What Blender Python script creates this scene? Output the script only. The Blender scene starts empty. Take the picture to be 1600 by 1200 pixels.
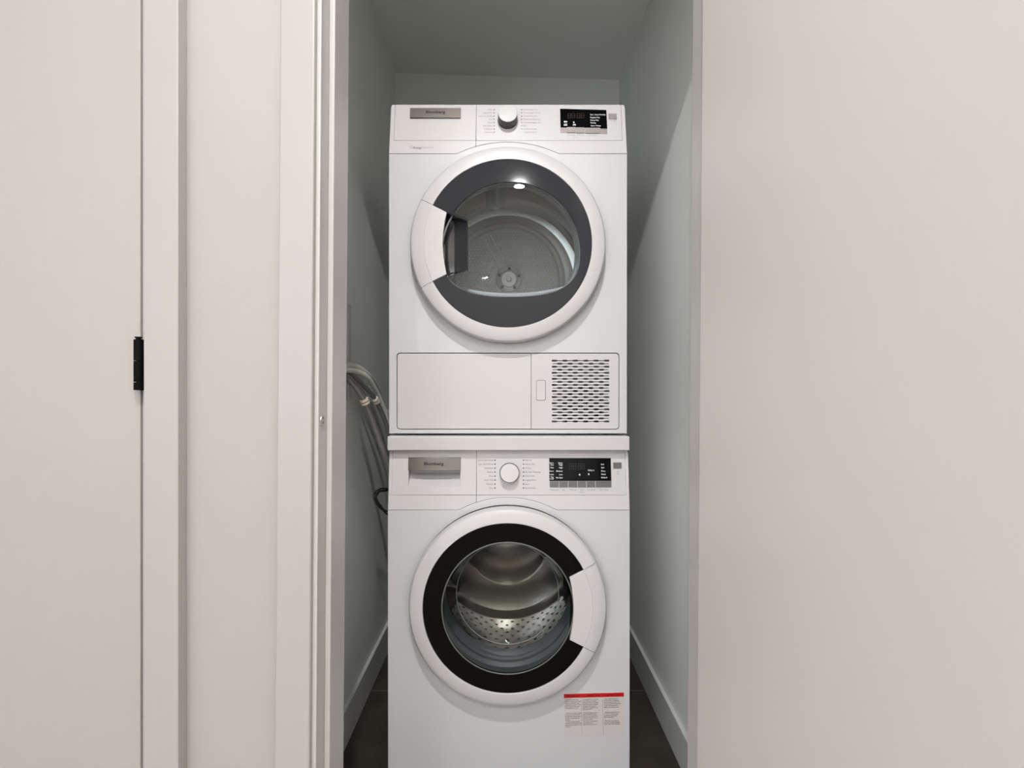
import bpy, bmesh, math, random
from mathutils import Vector, Matrix, noise
random.seed(4)
S = bpy.context.scene
C = S.collection
PI = math.pi

# ------------------------------------------------------------------ camera
F = 800.0                      # focal length in pixels of the 1600x1200 frame (18 mm lens)
VX, VY, CZ = 790.0, 603.0, 1.0 # vanishing point and eye height
cam_d = bpy.data.cameras.new('camera')
cam = bpy.data.objects.new('camera', cam_d); C.objects.link(cam)
cam_d.sensor_width = 36.0; cam_d.lens = 36.0 * F / 1600.0
cam_d.shift_x = (800 - VX) / 1600.0; cam_d.shift_y = (VY - 600) / 1600.0
cam_d.clip_start = 0.02
cam.location = (0, 0, CZ); cam.rotation_euler = (PI / 2, 0, 0)
S.camera = cam

# ------------------------------------------------------------------ world, lights, exposure
w = bpy.data.worlds.new('world'); S.world = w; w.use_nodes = True
w.node_tree.nodes['Background'].inputs[0].default_value = (0.97, 0.98, 1.0, 1)
w.node_tree.nodes['Background'].inputs[1].default_value = 4.0
S.view_settings.view_transform = 'Standard'; S.view_settings.look = 'None'
S.view_settings.exposure = 0.27; S.view_settings.gamma = 1.0
S.view_settings.use_curve_mapping = False
HALL_CEIL = 2.6
# recessed downlights in the hall ceiling, the last three unseen ones added as fill: (x, y, watts)
LAMPS = [(-0.03, -0.12, 27), (0.11, -1.60, 27), (-1.3, -1.9, 12), (1.35, -1.9, 16), (-2.6, -1.9, 4)]

# ------------------------------------------------------------------ materials
def mat(name, col, rough=0.5, metal=0.0, coat=0.0, spec=0.5, bump=None, var=None, emit=None, aniso=0):
    m = bpy.data.materials.new(name); m.use_nodes = True
    nt = m.node_tree; b = nt.nodes['Principled BSDF']
    b.inputs['Base Color'].default_value = (*col, 1)
    b.inputs['Roughness'].default_value = rough
    b.inputs['Metallic'].default_value = metal
    b.inputs['Coat Weight'].default_value = coat
    b.inputs['Coat Roughness'].default_value = 0.06
    b.inputs['Specular IOR Level'].default_value = spec
    if emit:
        b.inputs['Emission Color'].default_value = (*emit[0], 1)
        b.inputs['Emission Strength'].default_value = emit[1]
    if bump or var:
        tc = nt.nodes.new('ShaderNodeTexCoord')
    if bump:
        sc, st = bump[0], bump[1]
        n = nt.nodes.new('ShaderNodeTexNoise'); n.inputs['Scale'].default_value = sc
        n.inputs['Detail'].default_value = 4
        mp = nt.nodes.new('ShaderNodeMapping')
        if len(bump) > 2: mp.inputs['Scale'].default_value = bump[2]
        bp = nt.nodes.new('ShaderNodeBump'); bp.inputs['Strength'].default_value = st
        bp.inputs['Distance'].default_value = 0.001
        nt.links.new(tc.outputs['Object'], mp.inputs[0]); nt.links.new(mp.outputs[0], n.inputs['Vector'])
        nt.links.new(n.outputs['Fac'], bp.inputs['Height']); nt.links.new(bp.outputs[0], b.inputs['Normal'])
    if var:
        sc, c2 = var[0], var[1]
        n = nt.nodes.new('ShaderNodeTexNoise'); n.inputs['Scale'].default_value = sc
        n.inputs['Detail'].default_value = 6
        mp = nt.nodes.new('ShaderNodeMapping')
        if len(var) > 2: mp.inputs['Scale'].default_value = var[2]
        r = nt.nodes.new('ShaderNodeValToRGB')
        r.color_ramp.elements[0].position = 0.35; r.color_ramp.elements[1].position = 0.68
        r.color_ramp.elements[0].color = (*col, 1); r.color_ramp.elements[1].color = (*c2, 1)
        nt.links.new(tc.outputs['Object'], mp.inputs[0]); nt.links.new(mp.outputs[0], n.inputs['Vector'])
        nt.links.new(n.outputs['Fac'], r.inputs[0]); nt.links.new(r.outputs[0], b.inputs['Base Color'])
    return m

def thin_glass(name, tint, ior=1.5, rough=0.0, veil=None, k=1.0):
    m = bpy.data.materials.new(name); m.use_nodes = True
    nt = m.node_tree; nt.nodes.clear()
    out = nt.nodes.new('ShaderNodeOutputMaterial')
    tr = nt.nodes.new('ShaderNodeBsdfTransparent'); tr.inputs[0].default_value = (*tint, 1)
    gl = nt.nodes.new('ShaderNodeBsdfGlossy'); gl.inputs['Roughness'].default_value = rough
    fr = nt.nodes.new('ShaderNodeFresnel')
    ge = nt.nodes.new('ShaderNodeNewGeometry'); mr = nt.nodes.new('ShaderNodeMapRange')   # a thin sheet reflects the same from both sides
    mr.inputs['To Min'].default_value = ior; mr.inputs['To Max'].default_value = 1.0 / ior
    nt.links.new(ge.outputs['Backfacing'], mr.inputs['Value']); nt.links.new(mr.outputs['Result'], fr.inputs[0])
    mx = nt.nodes.new('ShaderNodeMixShader')
    mu = nt.nodes.new('ShaderNodeMath'); mu.operation = 'MULTIPLY'; mu.inputs[1].default_value = k   # anti-reflective share
    nt.links.new(fr.outputs[0], mu.inputs[0]); nt.links.new(mu.outputs[0], mx.inputs[0]); nt.links.new(tr.outputs[0], mx.inputs[1]); nt.links.new(gl.outputs[0], mx.inputs[2])
    last = mx
    if veil:   # slight smear of dust on the glass
        df = nt.nodes.new('ShaderNodeBsdfDiffuse'); df.inputs[0].default_value = (*veil[0], 1)
        m2 = nt.nodes.new('ShaderNodeMixShader'); m2.inputs[0].default_value = veil[1]
        nt.links.new(mx.outputs[0], m2.inputs[1]); nt.links.new(df.outputs[0], m2.inputs[2]); last = m2
    nt.links.new(last.outputs[0], out.inputs[0])
    return m

M = {}
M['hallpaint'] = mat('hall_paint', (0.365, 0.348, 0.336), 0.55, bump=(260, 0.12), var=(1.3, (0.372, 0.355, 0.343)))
M['jamb'] = mat('trim_paint_jamb_lightened', (0.51, 0.495, 0.48), 0.38)  # trim paint lightened to make up for light missing on the jamb
M['trim'] = mat('trim_paint', (0.375, 0.358, 0.348), 0.38, bump=(120, 0.05, (1, 1, 0.1)))
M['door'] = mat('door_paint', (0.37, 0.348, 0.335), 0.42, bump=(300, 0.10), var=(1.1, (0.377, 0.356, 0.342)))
M['leaf'] = mat('door_paint_lightened', (0.655, 0.63, 0.61), 0.42, bump=(300, 0.10), var=(1.1, (0.665, 0.64, 0.62)))  # same door paint, lightened to put the light on the open leaf into colour
M['closet'] = mat('closet_paint', (0.83, 0.85, 0.815), 0.6, bump=(240, 0.15), var=(2.0, (0.84, 0.855, 0.825)))
M['closetbase'] = mat('closet_baseboard_paint', (0.62, 0.63, 0.60), 0.4)
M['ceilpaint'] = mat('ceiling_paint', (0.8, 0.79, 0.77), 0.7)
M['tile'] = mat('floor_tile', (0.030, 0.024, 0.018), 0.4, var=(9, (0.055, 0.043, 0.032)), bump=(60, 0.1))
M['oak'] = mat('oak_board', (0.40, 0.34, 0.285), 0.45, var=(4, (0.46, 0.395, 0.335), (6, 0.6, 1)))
M['hallback'] = mat('hall_white_bounce_paint', (0.84, 0.83, 0.81), 0.6)  # unseen hall walls whitened to bounce more light into the closet
M['grout'] = mat('grout', (0.16, 0.15, 0.13), 0.8)
M['white'] = mat('white_enamel', (0.605, 0.608, 0.624), 0.28, coat=0.35)
M['whitep'] = mat('white_plastic', (0.605, 0.59, 0.592), 0.36)
M['cabinet'] = mat('cabinet_enamel_shaded', (0.42, 0.425, 0.43), 0.4)  # white enamel darkened to deepen the shade beside the machines
M['whited'] = mat('gap_shadow_plastic', (0.16, 0.16, 0.165), 0.6)
M['badge'] = mat('brushed_badge', (0.19, 0.168, 0.155), 0.34, metal=0.85, bump=(400, 0.1, (0.05, 1, 1)))
M['silver'] = mat('silver_button', (0.33, 0.29, 0.285), 0.4, metal=0.3)
M['silverdark'] = mat('grey_button', (0.16, 0.155, 0.155), 0.4, metal=0.3)
M['ink'] = mat('black_ink', (0.012, 0.012, 0.012), 0.5)
M['greyink'] = mat('grey_ink', (0.13, 0.125, 0.125), 0.6)
M['lightink'] = mat('pale_grey_ink', (0.27, 0.26, 0.26), 0.6)
M['whiteink'] = mat('white_ink', (0.75, 0.77, 0.78), 0.5)
M['display'] = mat('display_black', (0.003, 0.0032, 0.004), 0.10, spec=0.2, coat=0.0)
M['segd'] = mat('segment_brown', (0.055, 0.022, 0.010), 0.4)
M['segw'] = mat('segment_grey', (0.020, 0.021, 0.024), 0.4)
M['knobside'] = mat('knob_side_metal', (0.085, 0.08, 0.077), 0.3, metal=0.75)
M['knobface'] = mat('knob_face', (0.63, 0.615, 0.605), 0.3)
M['knobdark'] = mat('knob_dark_rim', (0.05, 0.05, 0.052), 0.3)
M['blackglass'] = mat('black_glass', (0.0032, 0.0027, 0.002), 0.04, spec=0.07)
M['smoke'] = mat('smoked_bezel', (0.030, 0.031, 0.036), 0.06, spec=0.22)
M['clear'] = thin_glass('clear_glass', (0.92, 0.94, 0.95), ior=1.4)
M['bowlglass'] = thin_glass('bowl_glass', (0.88, 0.905, 0.915), ior=1.45, k=0.75)
M['steel'] = mat('stainless', (0.60, 0.565, 0.52), 0.14, metal=1.0, bump=(90, 0.05, (1, 6, 1)))
M['steelback'] = mat('stainless_back', (0.58, 0.555, 0.52), 0.42, metal=0.75)
M['dot'] = mat('dimple_steel', (0.95, 0.93, 0.89), 0.35, metal=0.5)
M['hole'] = mat('drum_hole', (0.008, 0.008, 0.008), 0.7)
M['paddle'] = mat('grey_paddle', (0.62, 0.64, 0.66), 0.4)
M['rimplastic'] = mat('window_rim', (0.15, 0.155, 0.16), 0.3)
M['edgeglare'] = mat('glass_edge_glare', (0.38, 0.39, 0.385), 0.3)
M['gasket'] = mat('gasket_rubber', (0.115, 0.12, 0.12), 0.45)
M['bulk'] = mat('bulkhead_plastic', (0.55, 0.56, 0.55), 0.45)
M['gpock'] = mat('pocket_gloss', (0.03, 0.03, 0.032), 0.08, coat=0.5)
M['grillback'] = mat('grille_backing', (0.13, 0.125, 0.125), 0.7)
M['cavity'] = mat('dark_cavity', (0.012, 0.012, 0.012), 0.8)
M['paper'] = mat('label_paper', (0.61, 0.57, 0.555), 0.5)
M['red'] = mat('label_red', (0.55, 0.008, 0.010), 0.4)
M['darkred'] = mat('label_dark_red', (0.30, 0.004, 0.006), 0.4)
M['blackmetal'] = mat('black_hinge', (0.002, 0.002, 0.002), 0.7, spec=0.1)
M['nickel'] = mat('nickel', (0.45, 0.42, 0.37), 0.35, metal=0.9)
M['hosegrey'] = mat('drain_hose_grey', (0.70, 0.69, 0.61), 0.5)
M['hosepale'] = mat('condensate_hose_pale', (0.88, 0.90, 0.82), 0.4)
M['hosedark'] = mat('supply_hose_grey', (0.34, 0.33, 0.31), 0.18, metal=0.6, coat=0.8)
M['clip'] = mat('ivory_clip', (0.88, 0.82, 0.70), 0.45)
M['cord'] = mat('cord_black', (0.012, 0.012, 0.011), 0.3)
M['boxp'] = mat('outlet_box_plastic', (0.66, 0.64, 0.63), 0.45)
M['brass'] = mat('brass', (0.55, 0.38, 0.16), 0.3, metal=1)
M['hot'] = mat('valve_red', (0.45, 0.02, 0.02), 0.4)
M['cold'] = mat('valve_blue', (0.02, 0.06, 0.4), 0.4)
M['lamp'] = mat('lamp_lens', (0.9, 0.9, 0.9), 0.4, emit=((1.0, 0.93, 0.84), 12))

# ------------------------------------------------------------------ helpers
def link(name, me, m, parent=None, sharp=32):
    o = bpy.data.objects.new(name, me); C.objects.link(o)
    if m: me.materials.append(m)
    if parent is not None: o.parent = parent
    if sharp:
        for p in me.polygons: p.use_smooth = True
        me.set_sharp_from_angle(angle=math.radians(sharp))
    return o

def from_bm(name, bm, m, parent=None, sharp=32, recalc=True):
    if recalc: bmesh.ops.recalc_face_normals(bm, faces=bm.faces)
    me = bpy.data.meshes.new(name); bm.to_mesh(me); bm.free()
    return link(name, me, m, parent, sharp)

def add_box(bm, x0, x1, y0, y1, z0, z1, bev=0.0, seg=2):
    r = bmesh.ops.create_cube(bm, size=1.0)
    vs = r['verts']
    for v in vs:
        v.co = Vector((x0 + (v.co.x + .5) * (x1 - x0), y0 + (v.co.y + .5) * (y1 - y0), z0 + (v.co.z + .5) * (z1 - z0)))
    if bev:
        es = list({e for v in vs for e in v.link_edges})
        bmesh.ops.bevel(bm, geom=es, offset=bev, segments=seg, affect='EDGES', profile=0.5)

def box(name, x0, x1, y0, y1, z0, z1, m, parent=None, bev=0.0, seg=2):
    bm = bmesh.new(); add_box(bm, x0, x1, y0, y1, z0, z1, bev, seg)
    return from_bm(name, bm, m, parent, sharp=0)

def boxes(name, lst, m, parent=None, bev=0.0):
    bm = bmesh.new()
    for b in lst: add_box(bm, *b, bev=bev, seg=3)
    return from_bm(name, bm, m, parent, sharp=0)

def lathe_bm(bm, prof, cx, cz, a0=0.0, a1=2 * PI, seg=96, caps=False):
    """revolve profile [(r, y)] about the line x=cx, z=cz along Y"""
    full = abs(a1 - a0 - 2 * PI) < 1e-6
    n = seg if full else seg + 1
    rings = []
    for i in range(n):
        a = a0 + (a1 - a0) * i / seg
        ring = []
        for r, y in prof:
            ring.append(bm.verts.new((cx + r * math.cos(a), y, cz + r * math.sin(a))))
        rings.append(ring)
    k = len(prof)
    for i in range(seg):
        A, B = rings[i], rings[(i + 1) % n]
        for j in range(k - 1):
            try: bm.faces.new((A[j], B[j], B[j + 1], A[j + 1]))
            except ValueError: pass
    if not full and caps:
        bm.faces.new(rings[0]); bm.faces.new(rings[-1])

def lathe(name, prof, cx, cz, m, parent=None, a0=0.0, a1=2 * PI, seg=96, caps=False, sharp=32):
    bm = bmesh.new(); lathe_bm(bm, prof, cx, cz, a0, a1, seg, caps)
    bmesh.ops.remove_doubles(bm, verts=bm.verts, dist=1e-6)
    return from_bm(name, bm, m, parent, sharp)

def curve_mesh(loops, thick, bev, seg=2):
    cd = bpy.data.curves.new('tmp', 'CURVE'); cd.dimensions = '2D'; cd.fill_mode = 'BOTH'
    cd.extrude = max(thick / 2 - bev, 0.00001); cd.bevel_depth = bev; cd.bevel_resolution = seg - 1
    cd.offset = -bev
    for lp in loops:
        s = cd.splines.new('POLY'); s.points.add(len(lp) - 1); s.use_cyclic_u = True
        for p, q in zip(s.points, lp): p.co = (q[0], q[1], 0, 1)
    ob = bpy.data.objects.new('tmp', cd); C.objects.link(ob)
    dg = bpy.context.evaluated_depsgraph_get()
    me = bpy.data.meshes.new_from_object(ob.evaluated_get(dg))
    bpy.data.objects.remove(ob); bpy.data.curves.remove(cd)
    me.materials.clear()
    return me

def warp(me, f):
    if f:
        for v in me.vertices: v.co = f(v.co)
    return me

def plate(name, loops, y, thick, m, parent=None, bev=0.0008, f=None, sharp=0):
    """flat plate in the XZ plane whose front face is at y; loops are [(x, z)...] outline then holes"""
    me = curve_mesh(loops, thick, bev)
    for v in me.vertices:
        x, q, z = v.co
        v.co = (x, y + thick / 2 - z, q)
    warp(me, f)
    bm = bmesh.new(); bm.from_mesh(me); bmesh.ops.remove_doubles(bm, verts=bm.verts, dist=1e-6)
    bmesh.ops.recalc_face_normals(bm, faces=bm.faces); bm.to_mesh(me); bm.free()
    return link(name, me, m, parent, sharp)

def rrect(x0, x1, z0, z1, r=0.0, n=5):
    if r <= 0: return [(x0, z0), (x1, z0), (x1, z1), (x0, z1)]
    pts = []
    for cx, cz, a in ((x1 - r, z0 + r, -PI / 2), (x1 - r, z1 - r, 0), (x0 + r, z1 - r, PI / 2), (x0 + r, z0 + r, PI)):
        for i in range(n + 1):
            t = a + PI / 2 * i / n
            pts.append((cx + r * math.cos(t), cz + r * math.sin(t)))
    return pts

def circ(cx, cz, r, n=96):
    return [(cx + r * math.cos(2 * PI * i / n), cz + r * math.sin(2 * PI * i / n)) for i in range(n)]

def text_bm(bm, s, x, z, size, y, align='LEFT', sx=1.0, bold=0.0, f=None, rot=0.0, lift=0.0002):
    fc = bpy.data.curves.new('t', 'FONT'); fc.body = s; fc.size = size
    fc.align_x = align; fc.align_y = 'CENTER'; fc.offset = bold; fc.extrude = 0.0; fc.resolution_u = 3
    ob = bpy.data.objects.new('t', fc); C.objects.link(ob)
    dg = bpy.context.evaluated_depsgraph_get()
    me = bpy.data.meshes.new_from_object(ob.evaluated_get(dg))
    bpy.data.objects.remove(ob); bpy.data.curves.remove(fc)
    for v in me.vertices:
        a, b = v.co.x * sx, v.co.y
        a, b = a * math.cos(rot) - b * math.sin(rot), a * math.sin(rot) + b * math.cos(rot)
        co = Vector((x + a, y - lift, z + b))
        v.co = f(co) if f else co
    me.materials.clear()
    bm.from_mesh(me); bpy.data.meshes.remove(me)

def letters(name, items, y, m, parent, f=None):
    """items: (string, x, z, size, align[, sx[, bold]])"""
    bm = bmesh.new()
    for it in items:
        s, x, z, size, al = it[:5]
        sx = it[5] if len(it) > 5 else 1.0
        bo = it[6] if len(it) > 6 else 0.0
        text_bm(bm, s, x, z, size, y, al, sx, bo, f)
    o = from_bm(name, bm, m, parent, sharp=0, recalc=False)
    if name != 'badge_lettering': o['kind'] = 'stuff'
    return o

def crom(pts, n=10):
    P = [Vector(p) for p in pts]; P = [2 * P[0] - P[1]] + P + [2 * P[-1] - P[-2]]
    out = []
    for i in range(1, len(P) - 2):
        a, b, c, d = P[i - 1], P[i], P[i + 1], P[i + 2]
        for k in range(n):
            t = k / n
            out.append(0.5 * ((2 * b) + (c - a) * t + (2 * a - 5 * b + 4 * c - d) * t * t + (-a + 3 * b - 3 * c + d) * t ** 3))
    out.append(P[-2]); return out

def tube(name, pts, rad, m, parent=None, n=10, seg=12, ridge=None):
    P = crom(pts, n) if n else [Vector(p) for p in pts]
    bm = bmesh.new(); prev = None; up = Vector((0, 0, 1))
    rings = []; dist = 0.0
    for i, p in enumerate(P):
        t = (P[min(i + 1, len(P) - 1)] - P[max(i - 1, 0)]).normalized()
        if i: dist += (p - P[i - 1]).length
        u = (up - t * up.dot(t))
        if u.length < 1e-3: u = Vector((1, 0, 0)) - t * t.x
        u.normalize(); v = t.cross(u); up = u
        r = rad * (1 + (ridge[1] * (1 if int(dist / ridge[0]) % 2 else -1) if ridge else 0))
        rings.append([bm.verts.new(p + r * (math.cos(2 * PI * k / seg) * u + math.sin(2 * PI * k / seg) * v)) for k in range(seg)])
    for A, B in zip(rings, rings[1:]):
        for k in range(seg):
            bm.faces.new((A[k], A[(k + 1) % seg], B[(k + 1) % seg], B[k]))
    bm.faces.new(rings[0]); bm.faces.new(rings[-1])
    return from_bm(name, bm, m, parent, sharp=60 if not ridge else 80)

def thing(name, label, cat, loc=(0, 0, 0), group=None):
    o = bpy.data.objects.new(name, None); C.objects.link(o); o.empty_display_size = 0.05
    o['label'] = label; o['category'] = cat
    if group: o['group'] = group
    return o
def struct(o): o['kind'] = 'structure'; return o
def P(px, py, y): return (round((px - VX) * y / F, 5), round(CZ + (VY - py) * y / F, 5))
def H(px, py, y): a = P(px, py, y); return (a[0], y, a[1])

# ------------------------------------------------------------------ setting: closet
XL, XR, YB = -0.452, 0.468, 2.103
YW0, YW1 = 0.843, 0.945
CL, CR = 2.285, 2.257          # closet ceiling height at left and right
# left wall with a hole for the outlet box
oy0, oy1, oz0, oz1 = 1.300, 1.456, 0.990, 1.207
struct(boxes('wall_left', [(XL - .1, XL, YW1, oy0, 0, 2.62), (XL - .1, XL, oy1, YB + .1, 0, 2.62),
                           (XL - .1, XL, oy0, oy1, 0, oz0), (XL - .1, XL, oy0, oy1, oz1, 2.62)], M['closet']))
struct(box('wall_right', XR, XR + .1, YW1, YB + .1, 0, 2.62, M['closet']))
struct(box('wall_back', XL, XR, YB, YB + .1, 0, 2.62, M['closet']))
bm = bmesh.new()
vs = [bm.verts.new(c) for c in ((XL, YW1, CL), (XR, YW1, CR), (XR, YB, CR), (XL, YB, CL), (XL, YW1, 2.62), (XR, YW1, 2.62), (XR, YB, 2.62), (XL, YB, 2.62))]
for q in ((3, 2, 1, 0), (4, 5, 6, 7), (0, 1, 5, 4), (1, 2, 6, 5), (2, 3, 7, 6), (3, 0, 4, 7)): bm.faces.new([vs[i] for i in q])
struct(from_bm('ceiling_closet', bm, M['closet'], sharp=0))
BH, BT = 0.103, 0.011
def skirt(name, x0, x1, y0, y1, m, h=BH):
    return struct(box(name, x0, x1, y0, y1, 0, h, m, bev=0.0015))
skirt('baseboard_left', XL, XL + BT, YW1, YB, M['closetbase'])
skirt('baseboard_right', XR - BT, XR, YW1, YB, M['closetbase'])
skirt('baseboard_back', XL + BT, XR - BT, YB - BT, YB, M['closetbase'])

# floor: tiles on a grout bed
HX0, HX1, HY0 = -3.2, 2.0, -2.5
floor = struct(box('floor', HX0, HX1, HY0, YB + .1, -0.06, -0.002, M['grout']))
T = 0.6; tile_me = None
gy = 1.680; y = gy
rows = [gy + T * k for k in range(-2, 1)]
TY0 = 0.885
for r in rows:
    for c in range(-1, 1):
        x0, x1, y0, y1 = c * T + .0015, (c + 1) * T - .0015, r + .0015, r + T - .0015
        x0, x1, y0, y1 = max(x0, HX0), min(x1, HX1), max(y0, TY0), min(y1, YB + .09)
        if x1 - x0 < .05 or y1 - y0 < .05: continue
        full = abs(x1 - x0 - T + .003) < 1e-4 and abs(y1 - y0 - T + .003) < 1e-4
        if full and tile_me:
            o = bpy.data.objects.new('tile', tile_me); C.objects.link(o); o.parent = floor
            o.location = (x0, y0, 0)
        else:
            o = box('tile', 0, x1 - x0, 0, y1 - y0, -0.004, 0.0, M['tile'], floor, bev=0.0008, seg=1)
            o.location = (x0, y0, 0)
            if full: tile_me = o.data

# pale oak boards in the unseen hall, added to bounce light
PW, PLN = 0.18, 1.10
k_ = 0; x = HX0; pl_me = None
while x < HX1 - .02:
    y = HY0 - PLN * (0.0, .45, .7, .25)[k_ % 4]
    while y < TY0 - .01:
        y0, y1, x1 = max(y, HY0), min(y + PLN, TY0), min(x + PW, HX1)
        full = abs(y1 - y0 - PLN) < 1e-6 and abs(x1 - x - PW) < 1e-6
        if full and pl_me: o = bpy.data.objects.new('floor_board', pl_me); C.objects.link(o); o.parent = floor
        else:
            o = box('floor_board', 0, x1 - x - .001, 0, y1 - y0 - .001, -.004, 0, M['oak'], floor, bev=.0006, seg=1)
            if full: pl_me = o.data
        o.location = (x, y0, 0); y += PLN
    x += PW; k_ += 1

# ------------------------------------------------------------------ setting: hall
D1L, D1R, DH = -1.375, -0.595, 2.04       # left door opening
K = 0.0075                                # the closet frame leans slightly
def lean(o):
    for v in o.data.vertices: v.co.x += K * (v.co.z - 1.0)
    return o
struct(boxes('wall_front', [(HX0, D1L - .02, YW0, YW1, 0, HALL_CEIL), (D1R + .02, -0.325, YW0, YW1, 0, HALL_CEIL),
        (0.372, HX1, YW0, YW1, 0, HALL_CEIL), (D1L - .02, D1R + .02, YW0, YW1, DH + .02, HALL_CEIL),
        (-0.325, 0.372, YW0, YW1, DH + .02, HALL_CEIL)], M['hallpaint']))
struct(box('wall_hall_left', HX0 - .1, HX0, HY0, YW1, 0, HALL_CEIL, M['hallback']))
struct(box('wall_hall_right', HX1, HX1 + .1, HY0, YW1, 0, HALL_CEIL, M['hallback']))
WX0, WX1, WZ0, WZ1 = -2.7, -0.75, 0.35, 2.25
struct(boxes('wall_hall_back', [(HX0 - .1, WX0, HY0 - .1, HY0, 0, HALL_CEIL), (WX1, HX1 + .1, HY0 - .1, HY0, 0, HALL_CEIL), (WX0, WX1, HY0 - .1, HY0, 0, WZ0), (WX0, WX1, HY0 - .1, HY0, WZ1, HALL_CEIL)], M['hallback']))
wn = struct(boxes('fill_window_1', [(WX0, WX0 + .05, HY0 - .08, HY0 - .02, WZ0, WZ1), (WX1 - .05, WX1, HY0 - .08, HY0 - .02, WZ0, WZ1), (WX0 + .05, WX1 - .05, HY0 - .08, HY0 - .02, WZ0, WZ0 + .05), (WX0 + .05, WX1 - .05, HY0 - .08, HY0 - .02, WZ1 - .05, WZ1), (-1.75, -1.70, HY0 - .08, HY0 - .02, WZ0 + .05, WZ1 - .05)], M['trim']))  # unseen window, added so daylight fills the hall and closet
box('pane', WX0 + .05, -1.75, HY0 - .053, HY0 - .047, WZ0 + .05, WZ1 - .05, M['clear'], wn)
box('pane', -1.70, WX1 - .05, HY0 - .053, HY0 - .047, WZ0 + .05, WZ1 - .05, M['clear'], wn)
pl = bpy.data.lights.new('fill_window_portal', 'AREA'); pl.shape = 'RECTANGLE'; pl.size = WX1 - WX0; pl.size_y = WZ1 - WZ0
pl.cycles.is_portal = True
po = bpy.data.objects.new('fill_window_portal', pl); C.objects.link(po); po.location = ((WX0 + WX1) / 2, HY0 - .12, (WZ0 + WZ1) / 2); po.rotation_euler = (PI / 2, 0, PI)
struct(box('ceiling_hall', HX0 - .1, HX1 + .1, HY0 - .1, YW1, HALL_CEIL, HALL_CEIL + .08, M['ceilpaint']))

# closet door frame (jamb, stop, casing)
JL, JR = -0.3034, 0.350
def frame_piece(name, items, bev=0.0012):
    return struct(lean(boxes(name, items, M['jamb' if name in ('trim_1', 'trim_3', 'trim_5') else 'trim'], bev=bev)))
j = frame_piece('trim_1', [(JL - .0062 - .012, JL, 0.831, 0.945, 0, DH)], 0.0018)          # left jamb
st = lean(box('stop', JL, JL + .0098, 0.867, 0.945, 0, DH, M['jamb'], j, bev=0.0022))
st.name = 'door_stop'
frame_piece('trim_2', [(-0.3660, -0.3098, 0.820, 0.843, 0, DH + .063)], 0.0030)            # left casing
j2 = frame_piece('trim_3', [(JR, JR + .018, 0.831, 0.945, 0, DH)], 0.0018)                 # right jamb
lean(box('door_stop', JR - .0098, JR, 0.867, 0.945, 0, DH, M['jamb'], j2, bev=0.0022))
frame_piece('trim_4', [(JR + .006, JR + .062, 0.820, 0.843, 0, DH + .063)], 0.0030)
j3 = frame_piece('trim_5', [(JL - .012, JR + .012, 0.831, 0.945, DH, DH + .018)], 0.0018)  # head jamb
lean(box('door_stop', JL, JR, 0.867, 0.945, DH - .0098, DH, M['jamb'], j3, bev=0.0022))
frame_piece('trim_6', [(-0.3098, JR + .006, 0.820, 0.843, DH + .006, DH + .063)], 0.0030)
# round strike set in the left jamb
zs = CZ + (VY - 657) * 0.849 / F
bm = bmesh.new()
def disc_x(bm, x, y, z, r, t, seg=24):
    m = Matrix.Translation((x + t / 2, y, z)) @ Matrix.Rotation(PI / 2, 4, 'Y')
    bmesh.ops.create_cone(bm, cap_ends=True, segments=seg, radius1=r, radius2=r * .92, depth=t, matrix=m)
disc_x(bm, JL - .0027, 0.849, zs, .0105, .0035)
sk = from_bm('strike_plate', bm, M['nickel'], j)
for dz in (.0045, -.0035):
    bm = bmesh.new(); disc_x(bm, JL + .0006, 0.849, zs + dz, .0022, .0008, 12); from_bm('screw', bm, M['knobdark'], j)

# left door (closed) with its frame and black hinges
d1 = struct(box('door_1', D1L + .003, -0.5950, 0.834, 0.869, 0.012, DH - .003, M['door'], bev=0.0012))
def hinge(parent, x, y, zc, h=0.082, r=0.0066):
    bm = bmesh.new()
    for k in range(3):
        a, b = zc - h / 2 + h * (0, .16, .58)[k] + .0004, zc - h / 2 + h * (.16, .58, 1)[k] - .0004
        bmesh.ops.create_cone(bm, cap_ends=True, segments=20, radius1=r, radius2=r, depth=b - a, matrix=Matrix.Translation((x, y, (a + b) / 2)))
    for z, rr, hh in ((zc + h / 2 + .0012, r * .6, .0024), (zc + h / 2 + .0032, r * .85, .0018)):
        bmesh.ops.create_cone(bm, cap_ends=True, segments=20, radius1=rr, radius2=rr * .9, depth=hh, matrix=Matrix.Translation((x, y, z)))
    add_box(bm, x - .004, x + .004, y, y + .012, zc - h / 2, zc + h / 2)
    return from_bm('hinge', bm, M['blackmetal'], parent)
for z in (0.25, 1.034, 1.82): hinge(d1, -0.5912, 0.8245, z)
f1 = struct(boxes('trim_7', [(-0.5945, -0.577, 0.838, 0.945, 0, DH), (D1L - .018, D1L, 0.838, 0.945, 0, DH), (D1L - .018, -0.577, 0.838, 0.945, DH, DH + .018)], M['trim'], bev=.001))
struct(box('trim_8', -0.5800, -0.5246, 0.820, 0.843, 0, DH + .063, M['trim'], bev=0.0015))
struct(box('trim_9', D1L - .066, D1L - .006, 0.820, 0.843, 0, DH + .063, M['trim'], bev=0.0015))
struct(box('trim_10', D1L - .006, -0.5800, 0.820, 0.843, DH + .006, DH + .063, M['trim'], bev=0.0015))
skirt('baseboard_front_left', HX0, D1L - .066, YW0 - .012, YW0, M['trim'])
skirt('baseboard_front_middle', -0.5246, -0.372, YW0 - .012, YW0, M['trim'])
skirt('baseboard_front_right', 0.42, HX1, YW0 - .012, YW0, M['trim'])

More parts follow.
